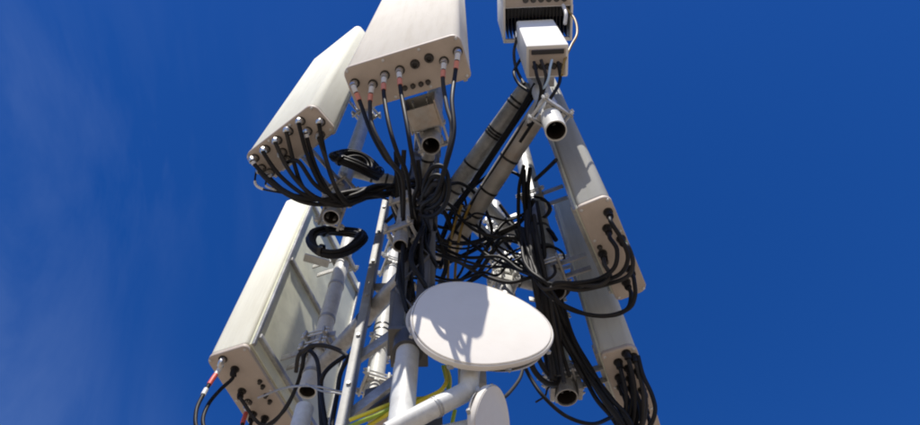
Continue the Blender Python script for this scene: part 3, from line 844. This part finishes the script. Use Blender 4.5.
# -- tangle between column, arms and right pipe
tangle = [
    ([(432, 196, 3.3), (446, 186, 3.3), (462, 184, 3.4), (480, 200, 3.4), (492, 232, 3.3), (480, 262, 3.2), (462, 280, 3.0)], 'black cable arching left of the rust streaked arm'),
    ([(470, 190, 3.5), (482, 180, 3.5), (500, 170, 3.5), (522, 178, 3.4), (530, 205, 3.3), (530, 240, 3.2), (540, 270, 3.0)], 'black cable arching right from the slanting arms to the shaded pipe'),
    ([(440, 240, 3.1), (455, 243, 3.15), (475, 242, 3.2), (500, 232, 3.3), (520, 222, 3.3), (534, 200, 3.3)], 'black cable crossing level behind the rust streaked arm'),
    ([(430, 262, 3.0), (448, 262, 3.1), (470, 252, 3.2), (495, 238, 3.3), (515, 228, 3.3), (530, 232, 3.2)], 'black cable rising rightwards just above the big dish'),
    ([(455, 284, 2.9), (470, 272, 3.0), (484, 252, 3.1), (494, 235, 3.2), (505, 222, 3.3), (522, 215, 3.3)], 'thick black cable climbing from the dish rim to the right pipe'),
    ([(462, 288, 2.9), (478, 274, 3.0), (490, 256, 3.1), (503, 240, 3.2), (520, 240, 3.2), (536, 256, 3.0)], 'black cable bending over the silver clamps above the big dish'),
    ([(524, 170, 3.4), (524, 195, 3.3), (527, 225, 3.2), (532, 252, 3.1), (542, 280, 2.9), (548, 305, 2.75)], 'thick black cable down the left side of the shaded pipe'),
    ([(530, 168, 3.4), (528, 195, 3.3), (531, 225, 3.2), (537, 255, 3.0), (545, 282, 2.85), (550, 312, 2.7)], 'second thick cable hugging the left side of the shaded pipe'),
    ([(524, 165, 3.4), (519, 190, 3.35), (519, 225, 3.25), (524, 252, 3.1), (535, 280, 2.95), (545, 310, 2.75)], 'outer cable bowing left of the shaded pipe'),
    ([(500, 205, 3.5), (512, 222, 3.4), (520, 240, 3.3), (528, 258, 3.15), (538, 276, 3.0), (556, 285, 2.8)], 'black cable falling from the rear clamps to the shaded pipe'),
    ([(498, 232, 3.4), (508, 246, 3.3), (520, 262, 3.15), (534, 280, 3.0), (550, 292, 2.8)], 'lower black cable falling beside the silver clamps'),
    ([(535, 180, 3.3), (548, 168, 3.2), (556, 160, 3.1)], 'short cable from the shaded pipe to the slim right antenna'),
    ([(424, 212, 2.6), (424, 186, 2.42), (432, 168, 2.38), (444, 168, 2.36), (449, 186, 2.32), (444, 206, 2.34), (432, 216, 2.44), (420, 214, 2.6)], 'wide black loop right of the central column'),
    ([(420, 206, 2.6), (426, 190, 2.42), (433, 177, 2.38), (442, 178, 2.36), (445, 190, 2.34), (440, 202, 2.36), (430, 208, 2.46), (418, 208, 2.6)], 'middle black loop right of the central column'),
    ([(420, 200, 2.6), (428, 192, 2.42), (434, 184, 2.38), (440, 186, 2.36), (440, 194, 2.36), (434, 200, 2.4), (424, 202, 2.52), (416, 202, 2.6)], 'inner black loop right of the central column'),
    ([(412, 196, 3.0), (424, 210, 3.05), (434, 226, 3.05), (442, 246, 3.0), (446, 266, 2.95), (440, 284, 2.85)], 'black cable falling from the column towards the dish'),
    ([(404, 206, 3.0), (418, 222, 3.0), (428, 242, 2.98), (434, 262, 2.92), (432, 284, 2.8)], 'inner black cable falling along the column'),
    ([(392, 230, 2.95), (402, 216, 2.98), (414, 200, 3.02), (426, 188, 3.08), (440, 184, 3.15)], 'black cable slanting up across the face of the column'),
    ([(386, 222, 3.0), (398, 210, 3.0), (410, 196, 3.02), (424, 180, 3.1), (432, 164, 3.1)], 'higher black cable slanting across the face of the column'),
    ([(384, 185, 3.1), (396, 196, 3.05), (412, 204, 3.0), (430, 204, 3.05), (444, 212, 3.15), (452, 230, 3.2)], 'black cable crossing the column from left to right'),
    ([(404, 150, 3.1), (403, 175, 3.05), (404, 205, 3.0), (406, 240, 2.85), (410, 275, 2.7), (412, 305, 2.5), (408, 330, 2.35)], 'black cable running straight down the column to the dish edge'),
    ([(396, 152, 3.15), (397, 180, 3.05), (398, 215, 2.95), (404, 250, 2.8), (407, 290, 2.6), (404, 325, 2.4)], 'second black cable running straight down the column'),
    ([(418, 160, 3.1), (421, 185, 3.05), (424, 215, 2.98), (425, 250, 2.85), (424, 280, 2.7), (418, 310, 2.5)], 'right hand black cable running down the column'),
    ([(462, 188, 3.55), (466, 204, 3.5), (470, 228, 3.4), (468, 250, 3.2), (462, 270, 3.05), (452, 284, 2.9)], 'thin cable hanging in the gap left of the rear pipe'),
    ([(480, 240, 3.4), (480, 225, 3.45), (486, 205, 3.5), (492, 190, 3.5), (500, 182, 3.5)], 'thin cable rising beside the rear pipe'),
    ([(508, 222, 3.4), (520, 232, 3.3), (535, 235, 3.2), (548, 230, 3.1), (556, 240, 3.0)], 'short cable over the strapped middle of the shaded pipe'),
    ([(549, 288, 2.8), (560, 296, 2.75), (568, 290, 2.75), (562, 280, 2.8), (550, 282, 2.85)], 'tight black loop at the foot of the shaded pipe'),
    ([(540, 300, 2.75), (536, 325, 2.65), (536, 350, 2.5), (545, 370, 2.42), (556, 380, 2.4)], 'black cable falling right of the big dish to the open pipe'),
    ([(548, 300, 2.75), (548, 330, 2.65), (552, 352, 2.55), (560, 372, 2.45)], 'black cable strapped on the dark lower right pipe'),
    ([(556, 304, 2.75), (562, 328, 2.65), (570, 350, 2.55), (580, 372, 2.45), (590, 386, 2.38)], 'black cable right of the dark lower right pipe'),
]
for pp, lab in tangle:
    cable(lab, [P(*q[:2], h=q[2]) for q in pp], random.choice([0.008, 0.009, 0.0105]) if 'thin' not in lab else 0.006, group='tangled cables between mast and right pipes')

rnd = random.Random(21)
for j in range(14):
    x0, y0 = rnd.uniform(400, 446), rnd.uniform(170, 280)
    x1, y1 = rnd.uniform(512, 548), rnd.uniform(196, 285)
    d0, d1 = rnd.uniform(1.55, 1.72), rnd.uniform(1.66, 1.9)
    pts = []
    m_ = rnd.randint(4, 6); amp = rnd.uniform(-10, 30)
    for i in range(m_ + 1):
        t_ = i / m_
        pts.append(P(x0 + (x1 - x0) * t_ + rnd.uniform(-7, 7), y0 + (y1 - y0) * t_ + amp * math.sin(math.pi * t_) + rnd.uniform(-8, 8), y=d0 + (d1 - d0) * t_ + rnd.uniform(-0.04, 0.04)))
    cable('slack black cable in the tangle between the mast and the shaded right pipe', pts, rnd.choice([0.005, 0.006, 0.0075]), group='slack cables in the tangle')
for j in range(12):
    x0 = rnd.uniform(394, 428); dpt = rnd.uniform(1.40, 1.5)
    y0 = rnd.uniform(150, 190); y1 = rnd.uniform(255, 315); w_1, w_2 = rnd.uniform(-9, 9), rnd.uniform(-9, 9)
    pts = [P(x0, y0, y=dpt + 0.06), P(x0 + w_1, y0 + (y1 - y0) * 0.35, y=dpt), P(x0 + w_2, y0 + (y1 - y0) * 0.7, y=dpt), P(x0 + rnd.uniform(-6, 10), y1, y=dpt + 0.06)]
    cable('slack black cable hanging down the front of the central column', pts, rnd.choice([0.006, 0.0075, 0.009]), group='slack cables on the column')
for j in range(10):
    dx_ = rnd.uniform(-10, 8); dpt = rnd.uniform(1.58, 1.66)
    pts = [P(533 + dx_ * 0.6, rnd.uniform(190, 225), y=dpt), P(537 + dx_, 245 + rnd.uniform(-8, 8), y=dpt), P(546 + dx_ + rnd.uniform(-5, 5), 285, y=dpt + 0.1), P(551 + dx_ * 1.1, 320, y=dpt + 0.22), P(557 + dx_ + rnd.uniform(-3, 3), 350, y=dpt + 0.36), P(562 + dx_ * 1.2, 372 + rnd.uniform(-12, 12), y=dpt + 0.42)]
    cable('black cable running down between the shaded pipe and the dark open pipe', pts, rnd.choice([0.007, 0.0085, 0.01]), group='cables down the right pipes')
for j in range(4):
    x0 = rnd.uniform(515, 556); y0 = rnd.uniform(205, 285); r0 = rnd.uniform(8, 18); a0 = rnd.uniform(0, 6)
    pts = [P(x0 + r0 * math.cos(a0 + i * 0.8), y0 + r0 * 0.8 * math.sin(a0 + i * 0.8), y=1.62 + 0.015 * i) for i in range(6)]
    cable('curled cable end among the clamps of the shaded right pipe', pts, 0.006, group='curled cable ends')

# ochre and earth wires
for j, pp in enumerate([[(462, 205, 3.25), (454, 226, 3.2), (449, 252, 3.05), (448, 280, 2.9), (450, 300, 2.7)], [(470, 205, 3.25), (462, 226, 3.2), (457, 252, 3.05), (455, 280, 2.9), (457, 300, 2.7)]]):
    cable(['ochre cable dropping behind the dish top, left of a pair', 'ochre cable dropping behind the dish top, right of a pair'][j], [P(*q[:2], h=q[2]) for q in pp], 0.0065, 'ochre', group='ochre cables')
for j, (pp, mm, lab) in enumerate([
    ([(350, 420, 1.72), (366, 414, 1.72), (386, 406, 1.74), (404, 400, 1.85), (425, 398, 1.92), (445, 392, 1.95)], 'earth', 'upper yellow earth wire running left from behind the main pipe'),
    ([(362, 430, 1.7), (378, 420, 1.7), (394, 411, 1.72), (412, 405, 1.82), (432, 404, 1.9), (446, 396, 1.95)], 'earth', 'lower yellow earth wire running left from behind the main pipe'),
    ([(443, 366, 2.1), (446, 378, 2.05), (448, 390, 1.98), (440, 400, 1.92), (424, 408, 1.88)], 'earthgreen', 'yellow green earth wire dropping from the dish to the bent pipe'),
    ([(446, 366, 2.12), (450, 380, 2.05), (447, 394, 1.97), (434, 402, 1.9), (418, 412, 1.84), (412, 425, 1.8)], 'earth', 'yellow earth wire right beside the green one under the dish'),
    ([(398, 409, 1.78), (412, 404, 1.78), (428, 397, 1.79), (441, 390, 1.8), (447, 380, 1.86), (446, 368, 1.95)], 'earth', 'topmost yellow earth wire between main pipe and bent pipe, turning up to the dish'),
    ([(346, 428, 1.72), (360, 422, 1.7), (378, 415, 1.7), (396, 406, 1.74), (414, 402, 1.8), (436, 394, 1.82)], 'earthgreen', 'yellow green earth wire running between the two yellow ones at lower left'),
    ([(455, 410, 1.85), (452, 425, 1.8), (450, 445, 1.75)], 'earthgreen', 'short green wire below the bent pipe')]):
    cable(lab, [P(*q[:2], h=q[2]) for q in pp], 0.0065, mm, group='yellow earth wires')
cable('pale blue wire hanging from the base of the bright white radio unit', [P(552, 60, h=3.38), P(550, 68, h=3.33), P(548, 80, h=3.28), P(543, 90, h=3.26), P(538, 102, h=3.25)], 0.006, 'bluewire')
cable('white cable beside the frame of the finned radio unit', [P(563, 5, h=4.02), P(566, 14, h=3.9), P(565, 24, h=3.85)], 0.009, 'sleeve')
cable('pale cable bowing out at the right of both radio units', [P(566, 8, h=4.0), P(575, 20, h=3.85), P(577, 34, h=3.7), P(571, 46, h=3.55), P(565, 60, h=3.4), P(562, 75, h=3.3)], 0.006, 'ochre')
for j, pp in enumerate([[(534, 62, 3.38), (537, 76, 3.3), (541, 92, 3.25), (534, 118, 3.25)], [(541, 60, 3.38), (546, 78, 3.3), (540, 100, 3.24), (528, 126, 3.24)], [(558, 62, 3.38), (560, 80, 3.3), (552, 96, 3.2), (536, 118, 3.22), (520, 142, 3.22)], [(520, 60, 3.8), (514, 72, 3.6), (519, 84, 3.5), (530, 92, 3.4)], [(517, 38, 4.0), (514, 52, 3.85), (516, 68, 3.7), (524, 84, 3.5)]]):
    cable(['black cable under the left corner of the bright radio unit', 'black cable under the middle of the bright radio unit', 'black cable under the right corner of the bright radio unit', 'short black loop left below the bright radio unit', 'black cable dropping from the left foot of the finned unit'][j], [P(*q[:2], h=q[2]) for q in pp], 0.0075, group='cables under the radio units')

# ------------------------------------------------------------------ coils
def coil(label, c, u, w, R, Rb, turns, r=0.008, seed=1, spread=0.022):
    rnd = random.Random(seed)
    pts = []
    n = u.cross(w).normalized()
    N_ = turns * 28
    ph = [rnd.uniform(0, 6.28) for _ in range(4)]
    off = [(rnd.uniform(-spread, 0.02), rnd.uniform(-0.02, 0.02)) for _ in range(turns + 2)]
    for i in range(N_ + 1):
        a = 2 * math.pi * i / 28; k = i / 28; j = int(k); f_ = k - j
        rr = off[j][0] * (1 - f_) + off[j + 1][0] * f_; nn = off[j][1] * (1 - f_) + off[j + 1][1] * f_
        pts.append(u * (math.cos(a) * (R + rr)) + w * (math.sin(a) * (Rb + rr)) + n * (nn + 0.012 * math.sin(a * 2 + ph[0])))
    o = MB().sweep(pts, r, 8).build('cable_coil', 'cable', None, c, angle=60)
    tag(o, label, 'cable coil', 'spare cable coils')
    for a in (0.6, 2.4, 4.4):
        d_ = u * math.cos(a); e_ = w * math.sin(a)
        t_ = (-u * math.sin(a) + w * math.cos(a)).normalized()
        MB().lathe(d_ * R + e_ * Rb - t_ * 0.008, t_, [(0, 0.024), (0, 0.028), (0.016, 0.028), (0.016, 0.024)], 14, False, False).build('tie', 'tape', o)
    return o

cc = P(337, 240, h=2.8)
coil('ring of spare black cable hung just below the dark pipe end', cc, Vector((1, 0.12, 0)).normalized(), Vector((0.05, 0.2, 1)).normalized(), 0.112, 0.165, 14, seed=3)
cc = P(357, 163, h=3.2)
uu = (P(383, 178, h=3.16) - P(330, 148, h=3.24)).normalized()
coil('coil of spare black cable between the two upper antennas', cc, uu, Vector((0.25, 0.35, 0.9)).normalized(), 0.112, 0.135, 18, seed=5, spread=0.06)
